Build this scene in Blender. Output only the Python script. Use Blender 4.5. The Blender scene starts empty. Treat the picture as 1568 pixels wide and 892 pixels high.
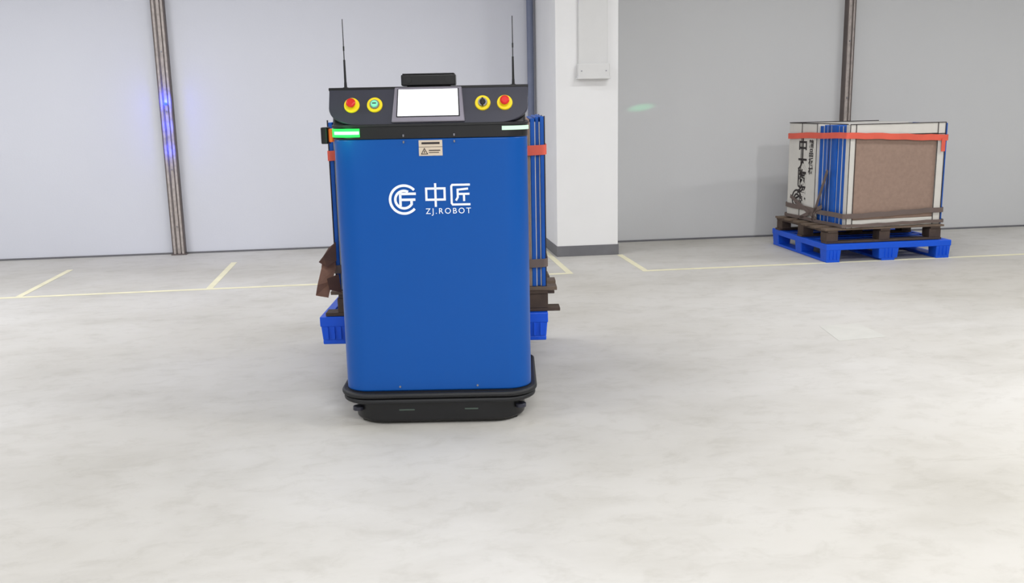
import bpy, bmesh, math, random
from mathutils import Vector, Matrix
random.seed(7)
S = bpy.context.scene
S.view_settings.view_transform = 'Standard'
S.view_settings.look = 'None'

# ------------------------------------------------------------------ materials
def lin(c):
    return tuple((x/12.92 if x <= 0.04045 else ((x+0.055)/1.055)**2.4) for x in [v/255 for v in c])

def mat(name, rgb, rough=0.5, metal=0.0, emis=None, es=0.0, var=0.06, scale=9.0, bump=0.0, coat=0.0, spec=0.5):
    m = bpy.data.materials.new(name); m.use_nodes = True
    nt = m.node_tree; b = nt.nodes['Principled BSDF']
    c = lin(rgb)
    tc = nt.nodes.new('ShaderNodeTexCoord')
    nz = nt.nodes.new('ShaderNodeTexNoise'); nz.inputs['Scale'].default_value = scale
    nz.inputs['Detail'].default_value = 5
    nt.links.new(tc.outputs['Object'], nz.inputs['Vector'])
    mx = nt.nodes.new('ShaderNodeMix'); mx.data_type = 'RGBA'
    mx.inputs['A'].default_value = (*[v*(1-var*1.5) for v in c], 1)
    mx.inputs['B'].default_value = (*[min(1, v*(1+var*1.5)) for v in c], 1)
    nt.links.new(nz.outputs['Fac'], mx.inputs['Factor'])
    nt.links.new(mx.outputs['Result'], b.inputs['Base Color'])
    b.inputs['Roughness'].default_value = rough
    b.inputs['Metallic'].default_value = metal
    b.inputs['Specular IOR Level'].default_value = spec
    if coat: b.inputs['Coat Weight'].default_value = coat
    if emis:
        b.inputs['Emission Color'].default_value = (*lin(emis), 1)
        b.inputs['Emission Strength'].default_value = es
    if bump:
        bp = nt.nodes.new('ShaderNodeBump'); bp.inputs['Strength'].default_value = bump
        bp.inputs['Distance'].default_value = 0.01
        nt.links.new(nz.outputs['Fac'], bp.inputs['Height'])
        nt.links.new(bp.outputs['Normal'], b.inputs['Normal'])
    return m

M = {}
M['blue']   = mat('robot_blue_paint', (0, 81, 165), 0.34, 0.0, var=0.03, scale=2, spec=0.3)
M['black']  = mat('black_plastic', (16, 16, 19), 0.38)
M['rubber'] = mat('black_rubber', (24, 25, 28), 0.55)
M['graph']  = mat('graphite_panel', (52, 53, 66), 0.42, 0.1)
M['steel']  = mat('brushed_steel', (150, 150, 158), 0.3, 0.9)
M['alu']    = mat('screen_bezel', (138, 134, 146), 0.4, 0.4)
M['red']    = mat('red_button', (205, 28, 25), 0.35, es=0.15, emis=(220,30,20))
M['yellow'] = mat('yellow_ring', (240, 215, 20), 0.4, es=0.15, emis=(240,215,20))
M['green']  = mat('green_button', (120, 210, 170), 0.35, emis=(120,230,190), es=0.4)
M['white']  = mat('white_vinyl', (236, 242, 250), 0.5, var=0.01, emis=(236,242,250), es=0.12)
M['label']  = mat('warning_label', (215, 200, 180), 0.5, var=0.03)
M['ink']    = mat('dark_ink', (40, 32, 32), 0.6)
M['orange'] = mat('orange_lens', (235, 110, 30), 0.4, emis=(240,110,30), es=0.3)
M['ledg']   = mat('green_led', (10, 120, 40), 0.4, emis=(40, 255, 90), es=1.3, var=0)
M['ledw']   = mat('white_led', (120, 150, 130), 0.4, emis=(215, 250, 222), es=0.85, var=0)
M['pblue']  = mat('pallet_blue_plastic', (14, 86, 216), 0.45, var=0.08, scale=5, spec=0.35)
M['cblue']  = mat('blue_panel_edge', (12, 86, 178), 0.45, var=0.15, scale=12, spec=0.35)
M['cwhite'] = mat('white_carton', (214, 211, 204), 0.65, var=0.05)
M['card']   = mat('brown_board', (152, 128, 114), 0.8, var=0.12, scale=30, bump=0.2)
M['wood']   = mat('old_dark_wood', (76, 62, 53), 0.85, var=0.3, scale=14, bump=0.5)
M['wood2']  = mat('old_light_wood', (106, 90, 76), 0.85, var=0.3, scale=14, bump=0.5)
M['sorange']= mat('orange_strap', (226, 96, 76), 0.6, var=0.1)
M['sbrown'] = mat('brown_strap', (108, 94, 88), 0.7, var=0.15)
M['flap']   = mat('brown_wrapping', (134, 98, 82), 0.8, var=0.35, scale=14, bump=0.3)
M['flap2']  = mat('dark_leather_scrap', (78, 50, 40), 0.7, var=0.3, scale=14, bump=0.3)
M['galv']   = mat('galvanised_post', (184, 175, 170), 0.5, 0.15, var=0.3, scale=25, bump=0.15)
M['galvd']  = mat('post_dark_edge', (100, 90, 87), 0.5, 0.2, var=0.2)
M['colw']   = mat('column_white_paint', (236, 236, 236), 0.6, var=0.02, scale=3)
M['skirt']  = mat('grey_skirting', (110, 110, 114), 0.6, var=0.12)
M['trunk']  = mat('white_trunking', (218, 218, 217), 0.5, var=0.02)
M['tgrey']  = mat('blue_grey_pipe', (116, 124, 148), 0.5, var=0.1)
M['line']   = mat('faded_yellow_paint', (232, 227, 196), 0.7, var=0.12, scale=6)
M['patch']  = mat('light_cement_patch', (204, 203, 197), 0.7, var=0.05)
M['glint']   = mat('blue_glint_glow', (40, 60, 255), 0.4, emis=(30, 50, 255), es=6)  # emission imitates a blue reflection on the left post
M['tube']   = mat('lamp_tube', (255, 255, 255), 0.4, emis=(255, 255, 255), es=3)
M['ceil']   = mat('ceiling_paint', (225, 225, 228), 0.8, var=0.02)

def screen_mat():
    m = mat('lit_screen', (240,241,250), 0.3, var=0.0)
    b = m.node_tree.nodes['Principled BSDF']
    b.inputs['Emission Color'].default_value = (0.9, 0.91, 1.0, 1)
    b.inputs['Emission Strength'].default_value = 0.68
    return m
M['screen'] = screen_mat()

def wall_mat(name, rgb, rgb2):
    m = bpy.data.materials.new(name); m.use_nodes = True
    nt = m.node_tree; b = nt.nodes['Principled BSDF']
    tc = nt.nodes.new('ShaderNodeTexCoord')
    n1 = nt.nodes.new('ShaderNodeTexNoise'); n1.inputs['Scale'].default_value = 0.5; n1.inputs['Detail'].default_value = 4
    n2 = nt.nodes.new('ShaderNodeTexNoise'); n2.inputs['Scale'].default_value = 60; n2.inputs['Detail'].default_value = 3
    nt.links.new(tc.outputs['Object'], n1.inputs['Vector']); nt.links.new(tc.outputs['Object'], n2.inputs['Vector'])
    r = nt.nodes.new('ShaderNodeMix'); r.data_type = 'RGBA'
    r.inputs['A'].default_value = (*lin(rgb), 1); r.inputs['B'].default_value = (*lin(rgb2), 1)
    nt.links.new(n1.outputs['Fac'], r.inputs['Factor']); nt.links.new(r.outputs['Result'], b.inputs['Base Color'])
    bp = nt.nodes.new('ShaderNodeBump'); bp.inputs['Strength'].default_value = 0.12; bp.inputs['Distance'].default_value = 0.005
    nt.links.new(n2.outputs['Fac'], bp.inputs['Height']); nt.links.new(bp.outputs['Normal'], b.inputs['Normal'])
    b.inputs['Roughness'].default_value = 0.65
    return m
M['wallL'] = wall_mat('wall_paint_cool', (212, 214, 223), (221, 223, 231))
M['wallR'] = wall_mat('wall_paint_grey', (202, 203, 204), (209, 210, 211))

def floor_mat():
    m = bpy.data.materials.new('polished_concrete'); m.use_nodes = True
    nt = m.node_tree; b = nt.nodes['Principled BSDF']; L = nt.links.new
    tc = nt.nodes.new('ShaderNodeTexCoord')
    def noise(scale, detail, stretch=(1,1,1), rot=0, rough=0.55, dist=0.0):
        mp = nt.nodes.new('ShaderNodeMapping'); mp.inputs['Scale'].default_value = stretch
        mp.inputs['Rotation'].default_value = (0,0,rot)
        L(tc.outputs['Object'], mp.inputs['Vector'])
        n = nt.nodes.new('ShaderNodeTexNoise'); n.inputs['Scale'].default_value = scale
        n.inputs['Detail'].default_value = detail; n.inputs['Roughness'].default_value = rough
        n.inputs['Distortion'].default_value = dist
        L(mp.outputs['Vector'], n.inputs['Vector']); return n
    def ramp(n, p0, c0, p1, c1):
        r = nt.nodes.new('ShaderNodeValToRGB')
        r.color_ramp.elements[0].position = p0; r.color_ramp.elements[0].color = (*c0, 1)
        r.color_ramp.elements[1].position = p1; r.color_ramp.elements[1].color = (*c1, 1)
        L(n.outputs['Fac'], r.inputs['Fac']); return r
    big = ramp(noise(0.5, 4), 0.35, lin((194,191,184)), 0.65, lin((207,205,201)))
    smudge = ramp(noise(1.3, 7, (0.7, 1.3, 1), 0.4, 0.65, 0.3), 0.30, (0.88,0.875,0.86), 0.54, (1,1,1))
    fine = ramp(noise(7, 8, (0.8, 1.2, 1), -0.5, 0.7, 0.4), 0.30, (0.89,0.885,0.87), 0.50, (1,1,1))
    scr = ramp(noise(2.5, 9, (0.25, 3.0, 1), 0.35, 0.75), 0.30, (0.86,0.855,0.84), 0.38, (1,1,1))
    def mul(a, bb):
        x = nt.nodes.new('ShaderNodeMix'); x.data_type='RGBA'; x.blend_type='MULTIPLY'; x.inputs['Factor'].default_value=1
        L(a, x.inputs['A']); L(bb, x.inputs['B']); return x.outputs['Result']
    c = mul(mul(mul(big.outputs['Color'], smudge.outputs['Color']), fine.outputs['Color']), scr.outputs['Color'])
    L(c, b.inputs['Base Color'])
    b.inputs['Roughness'].default_value = 0.6
    b.inputs['Specular IOR Level'].default_value = 0.3
    return m
M['floor'] = floor_mat()

# ------------------------------------------------------------------ helpers
def link(o, parent=None):
    S.collection.objects.link(o)
    if parent: o.parent = parent
    return o

def empty(name, loc=(0,0,0), rz=0, parent=None):
    e = bpy.data.objects.new(name, None); e.location = loc; e.rotation_euler = (0,0,rz)
    e.empty_display_size = 0.2
    return link(e, parent)

def from_bm(name, bm, m, parent=None, bevel=0, seg=2, smooth=False, ang=35):
    bmesh.ops.recalc_face_normals(bm, faces=bm.faces)
    me = bpy.data.meshes.new(name); bm.to_mesh(me); bm.free()
    me.materials.append(m)
    o = bpy.data.objects.new(name, me)
    if smooth:
        for p in me.polygons: p.use_smooth = True
        try: me.set_sharp_from_angle(angle=math.radians(ang))
        except Exception: pass
    if bevel:
        md = o.modifiers.new('bevel', 'BEVEL'); md.width = bevel; md.segments = seg
        md.limit_method = 'ANGLE'; md.angle_limit = math.radians(40)
    return link(o, parent)

def add_box(bm, x, y, z, rot=None):
    vs = [bm.verts.new((a,b,c)) for c in z for b in y for a in x]
    for f in ((0,1,3,2),(4,6,7,5),(0,4,5,1),(2,3,7,6),(0,2,6,4),(1,5,7,3)):
        bm.faces.new([vs[i] for i in f])
    if rot: bmesh.ops.rotate(bm, verts=vs, cent=((x[0]+x[1])/2,(y[0]+y[1])/2,(z[0]+z[1])/2), matrix=rot)
    return vs

def boxes(name, lst, m, parent=None, bevel=0, seg=2):
    bm = bmesh.new()
    for b in lst: add_box(bm, *b)
    return from_bm(name, bm, m, parent, bevel, seg)

def box(name, x, y, z, m, parent=None, bevel=0, seg=2):
    return boxes(name, [(x,y,z)], m, parent, bevel, seg)

def prism(name, pts, z0, z1, m, parent=None, bevel=0, seg=2, smooth=True, inset_top=0):
    bm = bmesh.new()
    a = [bm.verts.new((p[0],p[1],z0)) for p in pts]; b = [bm.verts.new((p[0],p[1],z1)) for p in pts]
    n = len(pts)
    for i in range(n): bm.faces.new((a[i], a[(i+1)%n], b[(i+1)%n], b[i]))
    bm.faces.new(a[::-1]); bm.faces.new(b)
    return from_bm(name, bm, m, parent, bevel, seg, smooth)

def rrect(x0,x1,y0,y1,rf,rb,n=12):
    """rounded rectangle, CCW from front-left; rf radius at y0 corners, rb at y1"""
    P=[]
    for cx,cy,r,a0 in ((x0+rf,y0+rf,rf,180),(x1-rf,y0+rf,rf,270),(x1-rb,y1-rb,rb,0),(x0+rb,y1-rb,rb,90)):
        for i in range(n+1):
            a=math.radians(a0+90*i/n); P.append((cx+r*math.cos(a), cy+r*math.sin(a)))
    return P

def cyl(bm, p0, p1, r0, r1=None, n=24):
    r1 = r0 if r1 is None else r1
    p0=Vector(p0); p1=Vector(p1); d=p1-p0
    mtx = Matrix.Translation((p0+p1)/2) @ d.to_track_quat('Z','Y').to_matrix().to_4x4()
    bmesh.ops.create_cone(bm, cap_ends=True, segments=n, radius1=r0, radius2=r1, depth=d.length, matrix=mtx)

def cyls(name, lst, m, parent=None, bevel=0):
    bm=bmesh.new()
    for c in lst: cyl(bm,*c)
    return from_bm(name,bm,m,parent,bevel,2,True)

def band(name, pts, zf, h, m, parent=None, closed=True, thick=0.004):
    bm=bmesh.new(); lo=[]; hi=[]
    for i,p in enumerate(pts):
        z = zf(i) if callable(zf) else zf
        lo.append(bm.verts.new((p[0],p[1],z))); hi.append(bm.verts.new((p[0],p[1],z+h)))
    n=len(pts)
    for i in range(n if closed else n-1):
        j=(i+1)%n; bm.faces.new((lo[i],lo[j],hi[j],hi[i]))
    o=from_bm(name,bm,m,parent,0,2,False)
    md=o.modifiers.new('solid','SOLIDIFY'); md.thickness=thick; md.offset=0
    return o

def strokes(name, polys, w, m, parent=None, y=0.0, depth=0.0015, closed=()):
    bm=bmesh.new()
    for k,P in enumerate(polys):
        P=[Vector(p) for p in P]; cl = k in closed; n=len(P)
        L=[];R=[]
        for i in range(n):
            if cl: a=P[i-1]; c=P[(i+1)%n]
            else: a=P[i-1] if i>0 else None; c=P[i+1] if i<n-1 else None
            d1=(P[i]-a).normalized() if a is not None else None
            d2=(c-P[i]).normalized() if c is not None else None
            if d1 is None: d1=d2
            if d2 is None: d2=d1
            t=(d1+d2).normalized(); nn=Vector((-t.y,t.x)); cosv=max(0.4,nn.dot(Vector((-d1.y,d1.x))))
            off=nn*(w/2/cosv)
            L.append(P[i]+off); R.append(P[i]-off)
        lv=[bm.verts.new((v.x,y,v.y)) for v in L]; rv=[bm.verts.new((v.x,y,v.y)) for v in R]
        for i in range(n if cl else n-1):
            j=(i+1)%n; bm.faces.new((lv[i],lv[j],rv[j],rv[i]))
    o=from_bm(name,bm,m,parent)
    md=o.modifiers.new('solid','SOLIDIFY'); md.thickness=depth; md.offset=0
    return o

def arc(cx,cz,r,a0,a1,n=40):
    return [(cx+r*math.cos(math.radians(a0+(a1-a0)*i/n)), cz+r*math.sin(math.radians(a0+(a1-a0)*i/n))) for i in range(n+1)]

def text(name, body, size, loc, rot, m, parent=None, spacing=1.0, align='LEFT', line=1.0, off=0.0):
    c=bpy.data.curves.new(name,'FONT'); c.body=body; c.size=size; c.space_character=spacing
    c.align_x=align; c.space_line=line; c.extrude=0.0006; c.offset=off
    c.materials.append(m)
    o=bpy.data.objects.new(name,c); o.location=loc; o.rotation_euler=rot
    return link(o,parent)

# ------------------------------------------------------------------ room
WL, WR = 10.30, 9.88
box('floor', (-9,13), (-4,11), (-0.1,0), M['floor'])
box('wall_back_left', (-9,1.70), (WL,WL+0.2), (0,3.9), M['wallL'])
box('wall_back_right', (2.20,13), (WR,WR+0.2), (0,3.9), M['wallR'])
box('wall_left', (-9.2,-9), (-4,WL+0.2), (0,3.9), M['wallL'])
box('wall_right', (13,13.2), (-4,WL+0.2), (0,3.9), M['wallR'])
box('ceiling', (-9.2,13.2), (-4,WL+0.2), (3.9,4.1), M['ceil'])
box('baseboard_back_left', (-9,1.66), (WL-0.012,WL), (0,0.018), M['skirt'])
box('baseboard_back_right', (2.28,13), (WR-0.012,WR), (0,0.018), M['skirt'])

col = empty('concrete_column', (1.97, 9.08, 0))
box('shaft', (-0.31,0.31), (0,1.3), (0.0,3.9), M['colw'], col, 0.008)
box('skirting', (-0.316,0.316), (-0.008,1.2), (0,0.105), M['skirt'], col, 0.003)
el = empty('electrical_box', (2.02, 9.08, 0))
box('trunking', (-0.14,0.145), (-0.035,-0.001), (1.86,3.9), M['trunk'], el, 0.004)
box('cover', (-0.155,0.16), (-0.075,-0.001), (1.73,1.87), M['trunk'], el, 0.01)
box('lip', (-0.16,0.165), (-0.085,-0.001), (1.725,1.745), M['trunk'], el, 0.004)
cyls('screws', [((-0.12,-0.079,1.8),(-0.12,-0.074,1.8),0.006),((0.12,-0.079,1.8),(0.12,-0.074,1.8),0.006)], M['steel'], el)

dp = empty('drain_pipe', (1.60, WL-0.05, 0))
cyls('tube', [((0,0,0),(0,0,3.9),0.035)], M['tgrey'], dp)
boxes('brackets', [((-0.045,0.045),(-0.04,0.05),(z,z+0.03)) for z in (0.5,3.2)], M['tgrey'], dp, 0.003)

def post(x, y, w):
    e = empty('steel_post', (x,y,0))
    h=w/2
    prof=[(-h,0.05),(-h,-0.03),(-h*0.55,-0.03),(-h*0.55,-0.018),(-h*0.82,-0.018),(-h*0.82,0.012),(-h*0.25,0.012),(-h*0.25,-0.01),
          (h*0.25,-0.01),(h*0.25,0.012),(h*0.82,0.012),(h*0.82,-0.018),(h*0.55,-0.018),(h*0.55,-0.03),(h,-0.03),(h,0.05)]
    prism('channel', prof, 0.012, 3.9, M['galv'], e, 0, smooth=False)
    boxes('side_flanges', [((-h-0.006,-h+0.004),(-0.034,0.05),(0.012,3.9)),((h-0.004,h+0.006),(-0.034,0.05),(0.012,3.9))], M['galvd'], e)
    box('foot_plate', (-h-0.02,h+0.02), (-0.05,0.05), (0,0.012), M['galvd'], e, 0.002)
    cyls('bolts', [((sx,-0.022,z),(sx,-0.008,z),0.008,None,6) for z in (0.3,0.9,1.5,2.1,2.7) for sx in (0,)], M['steel'], e)
    return e
p1 = post(-2.22, WL-0.05, 0.115)
p2 = post(5.02, WR-0.05, 0.078)
cyls('blue_glint_dot', [((0,-0.045,1.575),(0,-0.01,1.575),0.013)], M['glint'], p1)  # glowing dot added in place of a blue reflection on the post
for z,pw in ((1.60,1.8),(1.35,0.7),(1.10,0.7)):  # added point lights tint the post blue, standing in for reflected light
    ld=bpy.data.lights.new('blue_glint_light','POINT'); ld.color=(0.02,0.05,1); ld.energy=pw; ld.shadow_soft_size=0.02
    lo=link(bpy.data.objects.new('blue_glint_light',ld),p1); lo.location=(0,-0.07,z)

w=0.028; Z=(0.0005,0.002)
boxes('floor_marking_lines', [((-8.9,1.60+w),(8.14-w,8.14+w),Z), ((2.29-w,12.9),(8.10-w,8.10+w),Z),
    ((-3.10-w,-3.10+w),(8.14+w,9.5),Z), ((-1.55-w,-1.55+w),(8.14+w,9.55),Z), ((1.60-w,1.60+w),(8.14+w,9.7),Z),
    ((2.29-w,2.29+w),(8.10+w,9.05),Z), ((-4.9-w,-4.9+w),(8.14+w,9.5),Z)], M['line'])
bm=bmesh.new()
vs=[bm.verts.new((x,y,z)) for z in (0.0004,0.0014) for x,y in ((2.78,5.38),(3.12,5.42),(3.13,5.80),(2.84,5.78))]
for f in ((0,1,2,3),(4,5,6,7),(0,1,5,4),(1,2,6,5),(2,3,7,6),(3,0,4,7)): bm.faces.new([vs[i] for i in f])
from_bm('cement_patch', bm, M['patch'])

# ------------------------------------------------------------------ transport robot
R = empty('transport_robot', (0.20, 4.30, 0), math.radians(-7.5))
prism('chassis_plinth', rrect(-0.415,0.415,0.0,0.62,0.16,0.05), 0.012, 0.118, M['black'], R, 0.012, 3)
prism('bumper_lower', rrect(-0.468,0.468,-0.032,0.66,0.15,0.06), 0.112, 0.136, M['rubber'], R, 0.010, 4)
prism('bumper_upper', rrect(-0.476,0.476,-0.038,0.66,0.15,0.06), 0.140, 0.166, M['rubber'], R, 0.012, 4)
prism('bumper_core', rrect(-0.452,0.452,-0.014,0.63,0.13,0.05), 0.11, 0.17, M['black'], R)
prism('body_shell', rrect(-0.448,0.448,0.0,0.54,0.115,0.03,20), 0.168, 1.357, M['blue'], R, 0.006, 3)
prism('neck_band', rrect(-0.450,0.450,-0.003,0.54,0.115,0.03,20), 1.357, 1.416, M['black'], R, 0.004, 2)
prism('neck_lip', rrect(-0.455,0.455,-0.008,0.54,0.115,0.03,20), 1.412, 1.424, M['rubber'], R, 0.003, 2)
T = math.atan2(0.07,0.165)
bm=bmesh.new()
prof=[(0.035,1.42),(0.10,1.578),(0.42,1.578),(0.50,1.50),(0.50,1.42)]
a=[bm.verts.new((-0.44,y,z)) for y,z in prof]; b=[bm.verts.new((0.44,y,z)) for y,z in prof]
n=len(prof)
for i in range(n): bm.faces.new((a[i],a[(i+1)%n],b[(i+1)%n],b[i]))
bm.faces.new(a); bm.faces.new(b[::-1])
from_bm('console_housing', bm, M['black'], R, 0.01, 3)
F = empty('console_face', (0,0.0,1.420), 0, R); F.rotation_euler=(math.pi/2-T,0,0)
SL=0.178
def corner(sx):
    P=[]
    for i in range(11):
        t=i/10; a=math.radians(90*t)
        P.append((sx*(0.452-0.15*(1-math.cos(a))), 0.085*(1-math.sin(a))))
    return P
out=[(-0.452,SL)]+corner(-1)+corner(1)[::-1]+[(0.452,SL)]
prism('fascia', out, -0.022, 0.0, M['graph'], F, 0.003, 2)
prism('fascia_top_cap', [(-0.455,SL-0.006),(0.455,SL-0.006),(0.455,SL+0.006),(-0.455,SL+0.006)], -0.12, 0.002, M['black'], F, 0.002, 2, smooth=False)
prism('screen_bezel', [(-0.166,0.008),(0.166,0.008),(0.152,SL-0.002),(-0.152,SL-0.002)], 0.0, 0.014, M['alu'], F, 0.005, 2, smooth=False)
prism('screen_frame', [(-0.144,0.030),(0.144,0.030),(0.139,SL-0.012),(-0.139,SL-0.012)], 0.012, 0.017, M['black'], F, 0.002, 2, smooth=False)
prism('screen', [(-0.138,0.034),(0.138,0.034),(0.134,SL-0.016),(-0.134,SL-0.016)], 0.016, 0.0185, M['screen'], F, smooth=False)
M['ui']=mat('screen_ui_grey',(205,208,226),0.4,emis=(198,204,226),es=0.6,var=0)
boxes('screen_widgets', [((-0.118+0.062*i,-0.07+0.062*i),(0.048,0.082),(0.0185,0.0192)) for i in range(4)]+[((-0.118,0.118),(0.094,0.097),(0.0185,0.0192)),((-0.118,-0.03),(0.108,0.145),(0.0185,0.0192)),((-0.01,0.118),(0.138,0.145),(0.0185,0.0192)),((-0.01,0.08),(0.122,0.128),(0.0185,0.0192))], M['ui'], F)
def button(x, kind):
    yb=0.096
    cyls('button_ring', [((x,yb,0),(x,yb,0.010),0.036,0.034,32)], M['yellow'], F, 0.002)
    if kind=='estop':
        cyls('button_stem', [((x,yb,0.01),(x,yb,0.026),0.013,0.013)], M['black'], F)
        bmq=bmesh.new(); cyl(bmq,(x,yb,0.024),(x,yb,0.036),0.019,0.022,32); cyl(bmq,(x,yb,0.036),(x,yb,0.042),0.022,0.015,32)
        from_bm('emergency_stop_head', bmq, M['red'], F, 0.002,2,True)
    elif kind=='reset':
        cyls('reset_collar', [((x,yb,0.01),(x,yb,0.016),0.023,0.021,32)], M['steel'], F)
        cyls('reset_head', [((x,yb,0.016),(x,yb,0.024),0.017,0.015,32)], M['green'], F, 0.002)
        box('reset_mark', (x-0.009,x+0.009),(yb-0.002,yb+0.003),(0.0235,0.0248), M['ink'], F)
    else:
        cyls('key_collar', [((x,yb,0.01),(x,yb,0.018),0.022,0.020,32)], M['steel'], F)
        cyls('key_core', [((x,yb,0.018),(x,yb,0.024),0.014,0.013,24)], M['black'], F)
        box('key', (x-0.004,x+0.004),(yb-0.024,yb+0.010),(0.022,0.046), M['black'], F, 0.002)
button(-0.347,'estop'); button(-0.243,'reset'); button(0.247,'key'); button(0.347,'estop')
box('sensor_foot', (-0.10,0.10),(0.10,0.16),(1.578,1.594), M['black'], R, 0.003)
box('sensor_bar', (-0.124,0.124),(0.075,0.165),(1.592,1.642), M['black'], R, 0.006, 3)
box('sensor_bar_cap', (-0.118,0.118),(0.08,0.16),(1.642,1.647), M['rubber'], R, 0.002)
cyls('sensor_lenses', [((x,0.072,1.617),(x,0.078,1.617),0.012) for x in (-0.09,0.09)], M['rubber'], R)
for x in (-0.385,0.388):
    cyls('antenna_base', [((x,0.12,1.575),(x,0.12,1.592),0.014,0.012),((x,0.12,1.592),(x,0.12,1.615),0.007,0.006),((x,0.12,1.612),(x,0.12,1.715),0.0055,0.0045)], M['black'], R)
    cyls('antenna_whip', [((x,0.12,1.71),(x,0.12,1.895),0.0024,0.0018,8)], M['rubber'], R)
    cyls('antenna_coil', [((x,0.12,1.755),(x,0.12,1.775),0.0036,0.0036,12)], M['black'], R)
o=rrect(-0.452,0.452,-0.005,0.54,0.117,0.03,20)
left=o[0:21]+[(-0.312,-0.005)]
right=[(0.345,-0.005)]+o[21:42]
band('led_strip_green', left, 1.368, 0.038, M['ledg'], R, False, 0.006)
M['ledc']=mat('led_strip_core',(200,255,215),0.4,emis=(170,255,190),es=1.1,var=0)
band('led_strip_core', [(x*1.006,y-0.002) for x,y in left[8:]], 1.380, 0.014, M['ledc'], R, False, 0.006)
band('led_strip_white', right, 1.388, 0.018, M['ledw'], R, False, 0.006)
ld=bpy.data.lights.new('led_glow','POINT'); ld.color=(0.1,1,0.3); ld.energy=0.4; ld.shadow_soft_size=0.05
lo=link(bpy.data.objects.new('led_glow',ld),R); lo.location=(-0.42,-0.07,1.387)
# added narrow green spot, makes the green glow on the far wall
ld=bpy.data.lights.new('wall_glow_spot','SPOT'); ld.color=(0.02,1,0.35); ld.energy=420; ld.spot_size=math.radians(2.0); ld.spot_blend=1.0; ld.shadow_soft_size=0.01
lo=link(bpy.data.objects.new('wall_glow_spot',ld),None)
src=Vector((0.70,4.36,1.40)); dst=Vector((2.73,WR,1.44))
Rm=Matrix.Translation((0.20,4.30,0))@Matrix.Rotation(math.radians(-7.5),4,'Z')
lo.parent=R
lo.matrix_local = Rm.inverted() @ (Matrix.Translation(src)@(dst-src).to_track_quat('-Z','Y').to_matrix().to_4x4()@Matrix.Rotation(math.radians(8),4,'Z')@Matrix.Diagonal((1.7,0.45,1,1)))
box('warning_label', (-0.047,0.060),(-0.0025,0.001),(1.279,1.349), M['label'], R)
strokes('label_triangle', [[(-0.036,1.287),(-0.008,1.287),(-0.022,1.312)]], 0.003, M['ink'], R, -0.0032, 0.0008, closed=(0,))
boxes('label_text', [((-0.034,0.048),(-0.0036,-0.002),(1.331,1.340)),((-0.002,0.050),(-0.0036,-0.002),(1.301,1.305)),((-0.002,0.044),(-0.0036,-0.002),(1.292,1.295)),((-0.024,-0.020),(-0.0036,-0.002),(1.292,1.302))], M['ink'], R)
box('label_divider', (-0.047,0.060),(-0.0034,-0.002),(1.318,1.3195), M['ink'], R)
boxes('latches', [((x-0.004,x+0.004),(-0.008,0.0),(z,z+0.011)) for x in (-0.115,0.115) for z in (1.337,1.366)], M['steel'], R, 0.002)
cyls('body_screws', [((x,-0.003,z),(x,0.001,z),0.005) for x,z in ((-0.18,0.19),(0.19,0.19))], M['steel'], R)
cx,cz=-0.124,1.082
pl=[arc(cx,cz,0.064,42,318)]
pl+= [arc(cx,cz,0.040,60,330)]
pl+= [[(cx-0.02,cz+0.026),(cx+0.055,cz+0.026)], [(cx-0.022,cz-0.001),(cx+0.052,cz-0.001)], [(cx-0.017,cz+0.026),(cx-0.017,cz-0.03)], [(cx+0.034,cz-0.001),(cx+0.034,cz-0.025)]]
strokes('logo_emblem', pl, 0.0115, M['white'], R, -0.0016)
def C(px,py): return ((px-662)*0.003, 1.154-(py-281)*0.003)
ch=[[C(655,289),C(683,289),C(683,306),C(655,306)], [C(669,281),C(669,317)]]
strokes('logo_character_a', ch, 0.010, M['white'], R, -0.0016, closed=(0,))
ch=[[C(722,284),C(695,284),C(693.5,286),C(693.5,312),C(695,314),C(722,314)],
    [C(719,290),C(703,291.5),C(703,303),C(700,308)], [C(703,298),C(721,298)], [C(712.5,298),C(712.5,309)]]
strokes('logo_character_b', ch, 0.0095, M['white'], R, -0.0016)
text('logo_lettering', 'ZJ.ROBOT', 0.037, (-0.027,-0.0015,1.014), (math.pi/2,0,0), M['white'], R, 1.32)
M['slot']=mat('grey_green_slot',(70,84,76),0.5)
boxes('plinth_slots', [((-0.19,-0.115),(-0.003,0.01),(0.070,0.078)),((0.125,0.19),(-0.003,0.01),(0.070,0.078))], M['slot'], R, 0.002)
cyls('castor_wheels', [((sx*0.36-0.018,0.09,0.031),(sx*0.36+0.018,0.09,0.031),0.031) for sx in (-1,1)]+[((sx*0.36-0.018,0.52,0.031),(sx*0.36+0.018,0.52,0.031),0.031) for sx in (-1,1)], M['rubber'], R, 0.004)
cyls('corner_scanners', [((sx*0.395,0.06,0.06),(sx*0.395,0.06,0.08),0.026) for sx in (-1,1)], M['graph'], R, 0.003)
box('beacon_arm', (-0.50,-0.44),(0.20,0.24),(1.375,1.395), M['black'], R, 0.003)
prism('beacon_housing', rrect(-0.520,-0.484,0.15,0.23,0.012,0.012), 1.335,1.412, M['black'], R, 0.004)
box('beacon_lens', (-0.484,-0.464),(0.16,0.22),(1.343,1.405), M['orange'], R, 0.005)
boxes('mast', [((sx*0.30-0.05,sx*0.30+0.05),(0.54,0.60),(0.05,1.34)) for sx in (-1,1)]+[((-0.30,0.30),(0.55,0.59),(1.28,1.34)),((-0.30,0.30),(0.55,0.59),(0.12,0.20))], M['graph'], R, 0.004)
boxes('forks', [((sx*0.29-0.07,sx*0.29+0.07),(0.60,1.72),(0.285,0.330)) for sx in (-1,1)]+[((sx*0.29-0.07,sx*0.29+0.07),(0.598,0.622),(0.285,0.75)) for sx in (-1,1)], M['graph'], R, 0.004)
boxes('support_legs', [((sx*0.29-0.06,sx*0.29+0.06),(0.60,1.60),(0.06,0.12)) for sx in (-1,1)], M['graph'], R, 0.006)
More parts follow.
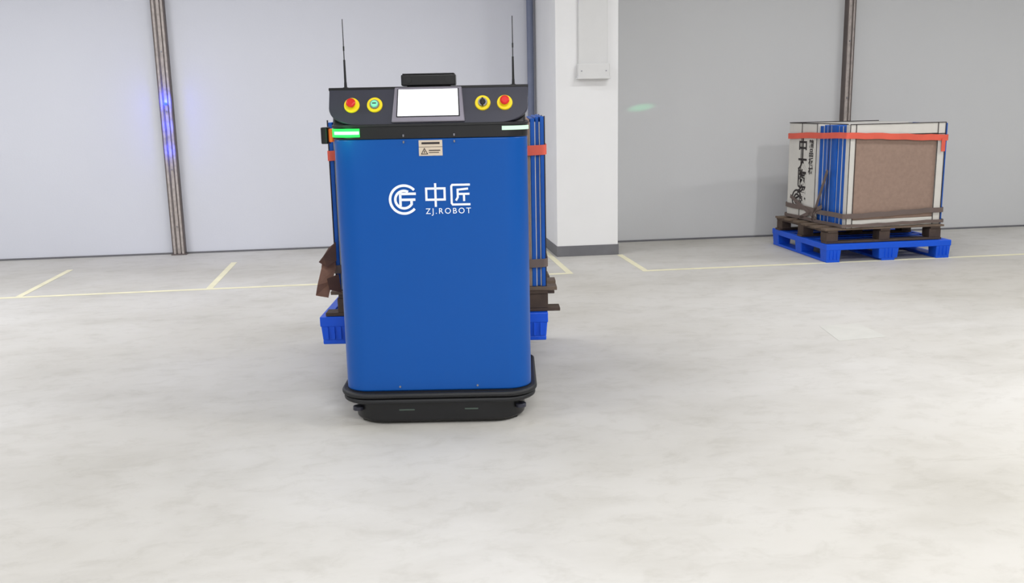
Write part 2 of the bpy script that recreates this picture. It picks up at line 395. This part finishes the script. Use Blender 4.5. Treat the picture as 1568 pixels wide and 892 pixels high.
cyls('load_wheels', [((sx*0.29-0.04,1.52,0.04),(sx*0.29+0.04,1.52,0.04),0.04) for sx in (-1,1)], M['rubber'], R, 0.004)

# ------------------------------------------------------------------ pallets
def plastic_pallet(loc, rz, W=1.2, D=1.15, H=0.155):
    e=empty('plastic_pallet', loc, rz); L=[]
    h=W/2
    L+= [((-h,h),(0,0.05),(H-0.055,H)),((-h,h),(D-0.05,D),(H-0.055,H)),((-h,-h+0.05),(0.05,D-0.05),(H-0.055,H)),((h-0.05,h),(0.05,D-0.05),(H-0.055,H))]
    ns=9
    for i in range(ns):
        y=0.075+(D-0.15)*i/(ns-1)
        L.append(((-h+0.05,h-0.05),(y-0.034,y+0.034),(H-0.02,H-0.003)))
    for x in (-h*0.5,0,h*0.5): L.append(((x-0.02,x+0.02),(0.05,D-0.05),(H-0.05,H-0.021)))
    boxes('deck', L, M['pblue'], e, 0.005)
    bm=bmesh.new()
    for fx in (-h+0.075,0,h-0.075):
        for fy in (0.075,D/2,D-0.075):
            hx=0.072 if fx else 0.10
            vs=add_box(bm,(fx-hx,fx+hx),(fy-0.073,fy+0.073),(0.02,H-0.045))
            for v in vs:
                if v.co.z<0.05:
                    v.co.x=fx+(v.co.x-fx)*0.9; v.co.y=fy+(v.co.y-fy)*0.9
    from_bm('feet', bm, M['pblue'], e, 0.008, 2)
    boxes('runners', [((fx-0.065,fx+0.065),(0.010,D-0.010),(0,0.026)) for fx in (-h+0.075,0,h-0.075)], M['pblue'], e, 0.006)
    rb=[]
    for fx in (-h+0.075,0,h-0.075):
        for k in (-0.035,0.0,0.035): rb.append(((fx+k-0.004,fx+k+0.004),(-0.003,0.012),(0.03,H-0.055)))
    boxes('ribs', rb, M['pblue'], e, 0.001)
    return e

def wooden_pallet(loc, rz, W=1.2, D=1.1, H=0.13, over=0.0):
    e=empty('wooden_pallet', loc, rz); h=W/2
    def board(x,y,z):
        a=random.uniform(-0.012,0.012); return (x,y,z,Matrix.Rotation(a,3,'Z'))
    top=[]; n=6
    for i in range(n):
        y=0.05+(D-0.1)*i/(n-1)
        o1=random.uniform(0,0.05)*(1 if i else 1.2)
        top.append(board((-h-o1*0.6,h+o1),(y-0.05,y+0.05),(H-0.018,H)))
    boxes('top_boards', top, M['wood2'], e, 0.002)
    mid=[board((x-0.05,x+0.05),(0,D),(H-0.037,H-0.018)) for x in (-h+0.06,0,h-0.06)]
    boxes('stringer_boards', mid, M['wood'], e, 0.002)
    boxes('blocks', [((x-0.055+random.uniform(-.01,.01),x+0.055),(y-0.06,y+0.06),(0.018,H-0.037)) for x in (-h+0.06,0,h-0.06) for y in (0.065,D/2,D-0.065)], M['wood'], e, 0.004)
    boxes('bottom_boards', [board((-h-over,h+over),(y-0.05,y+0.05),(0,0.018)) for y in (0.055,D/2,D-0.055)], M['wood'], e, 0.002)
    return e

def strap_band(name, W2, D, off, z, h, m, e, sag=0.0):
    P=rrect(-W2-off,W2+off,-off,D+off,0.02,0.02,4)
    P2=[]
    for i in range(len(P)):
        a=Vector(P[i]); b=Vector(P[(i+1)%len(P)]); P2.append(tuple(a))
        if (b-a).length>0.3:
            for k in range(1,12): P2.append(tuple(a.lerp(b,k/12)))
    zs=[z+sag*math.sin(p[0]*2.6+p[1]*1.7)+0.003*math.sin(23*p[0]+11*p[1]) for p in P2]
    return band(name,P2,lambda i: zs[i],h,m,e,True,0.004)

# --- right hand load
plastic_pallet((4.625, 8.08, 0), 0, 1.24, 1.24, 0.172)
wooden_pallet((4.60, 8.13, 0.174), math.radians(1.5), 1.16, 1.10, 0.138)
c1=empty('strapped_panel_crate', (4.69, 8.16, 0.313), math.radians(5))
W2,D,H=0.495,1.05,0.95
box('carton', (-W2-0.02,W2-0.02),(0.52,D),(0,H-0.005), M['cwhite'], c1, 0.006)
blue=[];wh=[]
y=0.065
for i in range(7):
    blue.append(((-W2+random.uniform(-0.012,0.008),W2+random.uniform(-0.006,0.008)),(y,y+0.048),(0,H-0.01-random.uniform(0,0.015))))
    wh.append(((-W2+0.008,W2-0.015),(y+0.048,y+0.066),(0.005,H-0.02)))
    y+=0.065
boxes('blue_panels', blue, M['cblue'], c1, 0.004)
boxes('foam_spacers', wh, M['cwhite'], c1)
boxes('front_frame', [((-W2,-W2+0.06),(0,0.06),(0,H)),((W2-0.075,W2),(0,0.06),(0,H)),((-W2+0.06,W2-0.075),(0,0.06),(H-0.10,H)),((-W2+0.06,W2-0.075),(0,0.06),(0,0.07))], M['cwhite'], c1, 0.004)
box('brown_board', (-W2+0.062,W2-0.077),(0.012,0.06),(0.072,H-0.102), M['card'], c1)
box('right_blue_edge', (W2,W2+0.022),(0.0,0.5),(0,H-0.01), M['cblue'], c1, 0.004)
kw=[]
for x in (-W2+0.002,-W2+0.062,W2-0.08,W2+0.001):
    kw.append(((x,-0.004,0),(x,-0.004,H),0.0035,None,6))
for z in (H-0.002,H-0.105): kw.append(((-W2,-0.004,z),(W2,-0.004,z),0.0035,None,6))
for yy in (0.30,0.52,0.80): kw.append(((-W2-0.024,yy,0),(-W2-0.024,yy,H),0.003,None,6))
kw.append(((-W2-0.02,0,H),(-W2-0.02,D,H),0.0045,None,6)); kw.append(((-W2,D,H),(W2,D,H),0.004,None,6))
cyls('binding_wires', kw, M['ink'], c1)
RS=(math.pi/2,0,-math.pi/2)
text('carton_print', '中\n大\n陶\n瓷', 0.17, (-W2-0.0215,0.86,0.66), RS, M['ink'], c1, 1.0,'LEFT',0.9,0.004)
text('carton_print_small', '精\n品\n板\n材', 0.085, (-W2-0.0215,0.66,0.72), RS, M['ink'], c1, 1.0,'LEFT',1.0,0.002)
lg=strokes('carton_logo', [arc(0,0,0.085,0,350), arc(0,0,0.045,30,330), [(-0.05,-0.01),(0.05,0.03)]], 0.018, M['ink'], c1, 0.0, 0.001)
lg.rotation_euler=(0,0,-math.pi/2); lg.location=(-W2-0.022,0.86,0.20)
strap_band('orange_strap_upper', W2+0.022, D, 0.012, 0.80, 0.055, M['sorange'], c1, -0.02)
strap_band('brown_strap_lower', W2+0.022, D, 0.012, 0.10, 0.045, M['sbrown'], c1, 0.012)
strap_band('brown_strap_base', W2+0.022, D, 0.018, 0.01, 0.03, M['sbrown'], c1, 0.004)
bm=bmesh.new()
for (ya,za),(yb,zb) in (((0.28,0.52),(0.52,0.02)),((0.95,0.22),(0.45,0.04)),((0.35,0.17),(0.75,0.02))):
    d=Vector((0,yb-ya,zb-za)).normalized(); nrm=Vector((0,-d.z,d.y))*0.018; X=-W2-0.042
    q=[Vector((X,ya,za))+nrm,Vector((X,yb,zb))+nrm,Vector((X,yb,zb))-nrm,Vector((X,ya,za))-nrm]
    f=[bm.verts.new(v) for v in q]+[bm.verts.new(v+Vector((0.004,0,0))) for v in q]
    for s in ((0,1,2,3),(4,5,6,7),(0,1,5,4),(1,2,6,5),(2,3,7,6),(3,0,4,7)): bm.faces.new([f[k] for k in s])
from_bm('tie_down_straps', bm, M['sbrown'], c1)
box('red_tag', (W2-0.045,W2-0.005),(-0.02,-0.016),(0.68,0.80), M['sorange'], c1)

# --- load carried by the robot
hd=math.radians(-7.5)
def rw(x,y,z):
    return (0.20+x*math.cos(hd)-y*math.sin(hd), 4.30+x*math.sin(hd)+y*math.cos(hd), z)
plastic_pallet(rw(-0.062,0.635,0.24), hd, 1.235, 1.10, 0.155)
wooden_pallet(rw(-0.012,0.65,0.397), hd+math.radians(1), 1.15, 1.05, 0.135, 0.06)
c2=empty('strapped_panel_crate', rw(-0.018,0.68,0.533), hd)
W2,D,H=0.564,1.0,0.905
box('brown_core', (-W2+0.16,W2-0.16),(0.02,D-0.02),(0,H-0.02), M['card'], c2, 0.004)
bl=[];wh=[];br=[]
for s in (-1,1):
    xa=W2
    for i,(bw,ww) in enumerate(((0.020,0.006),(0.018,0.005),(0.022,0.004))):
        bl.append((sorted((s*xa,s*(xa-bw))),(random.uniform(-0.01,0.014),D),(0,H-random.uniform(0,0.03)))); xa-=bw
        wh.append((sorted((s*xa,s*(xa-ww))),(0.008,D-0.01),(0,H-0.03))); xa-=ww
    br.append((sorted((s*xa,s*(W2-0.16))),(0.0,D),(0,H-0.015)))
boxes('blue_panels', bl, M['cblue'], c2, 0.003)
boxes('white_spacers', wh, M['cwhite'], c2)
boxes('brown_liners', br, M['card'], c2, 0.003)
strap_band('orange_strap_upper', W2, D, 0.012, 0.70, 0.052, M['sorange'], c2, 0.004)
strap_band('brown_strap_lower', W2, D, 0.012, 0.10, 0.045, M['sbrown'], c2, 0.006)
cyls('binding_wires', [((-W2-0.003,y_,0),(-W2-0.003,y_,H),0.004,None,6) for y_ in (0.0,0.4,0.9)]+[((W2+0.003,y_,0),(W2+0.003,y_,H),0.004,None,6) for y_ in (0.0,0.4,0.9)], M['ink'], c2)
def sheet(name, quads, m, parent, th=0.005):
    bm=bmesh.new()
    for q in quads: bm.faces.new([bm.verts.new(v) for v in q])
    bmesh.ops.remove_doubles(bm, verts=bm.verts, dist=0.001)
    o=from_bm(name,bm,m,parent); md=o.modifiers.new('solid','SOLIDIFY'); md.thickness=th
X=-W2-0.016
sheet('torn_cardboard', [
  [(X+0.02,-0.03,0.20),(X-0.045,-0.055,0.185),(X-0.055,-0.045,0.13),(X+0.02,-0.03,0.13)],
  [(X+0.02,-0.03,0.13),(X-0.055,-0.045,0.13),(X-0.075,-0.075,0.045),(X+0.00,-0.05,0.06)],
  [(X+0.00,-0.05,0.06),(X-0.075,-0.075,0.045),(X-0.095,-0.04,-0.02),(X-0.03,-0.03,-0.035)]], M['flap'], c2)
sheet('leather_scrap', [
  [(X+0.03,-0.05,0.27),(X-0.01,-0.05,0.24),(X-0.035,-0.07,0.20),(X+0.03,-0.06,0.17)],
  [(X-0.035,-0.07,0.20),(X-0.065,-0.06,0.165),(X-0.02,-0.075,0.14),(X+0.03,-0.06,0.17)],
  [(X+0.04,-0.07,0.10),(X-0.02,-0.09,0.08),(X-0.01,-0.09,0.02),(X+0.05,-0.07,0.0)]], M['flap2'], c2)

# ------------------------------------------------------------------ lamps
def lamp(x,y,power,rz=0,L=1.6,col=(1,1,1)):
    e=empty('ceiling_lamp',(x,y,3.55),rz)
    box('housing',(-L/2,L/2),(-0.09,0.09),(0.02,0.08),M['trunk'],e,0.01)
    cyls('tube',[((-L/2+0.03,0,0.0),(L/2-0.03,0,0.0),0.016)],M['tube'],e)
    cyls('rods',[((sx,0,0.08),(sx,0,0.35),0.006) for sx in (-L/3,L/3)],M['steel'],e)
    ld=bpy.data.lights.new('lamp_light','AREA'); ld.shape='RECTANGLE'; ld.size=L; ld.size_y=0.15; ld.energy=power; ld.color=col
    o=link(bpy.data.objects.new('lamp_light',ld),e); o.location=(0,0,-0.025)
    return e
lamp(-4.0,3.0,90,math.pi/2,1.2); lamp(4.4,2.9,145,math.pi/2,1.0); lamp(0.6,0.8,104)
lamp(-4.2,7.2,92,col=(0.98,0.985,1)); lamp(-0.9,7.6,44,col=(0.98,0.985,1)); lamp(3.3,6.8,38); lamp(7.5,6.8,64); lamp(0.5,-2,104)

W=bpy.data.worlds.new('world'); S.world=W; W.use_nodes=True
bg=W.node_tree.nodes['Background']; bg.inputs['Color'].default_value=(1,0.995,0.985,1); bg.inputs['Strength'].default_value=0.66

# ------------------------------------------------------------------ camera
psi=math.radians(7.5); tp=0.2; p=math.atan(tp); roll=0.02
fwd=Vector((math.sin(psi)*math.cos(p), math.cos(psi)*math.cos(p), -math.sin(p)))
r0=Vector((math.cos(psi),-math.sin(psi),0)); u0=r0.cross(fwd).normalized()
er=(r0-roll*u0).normalized(); eu=(u0+roll*r0).normalized()
cam=bpy.data.cameras.new('camera'); cam.sensor_width=36; cam.lens=1430/1568*36
co=link(bpy.data.objects.new('camera',cam))
mt=Matrix((er,eu,-fwd)).transposed().to_4x4(); mt.translation=Vector((0,0,1.5))
co.matrix_world=mt
S.camera=co
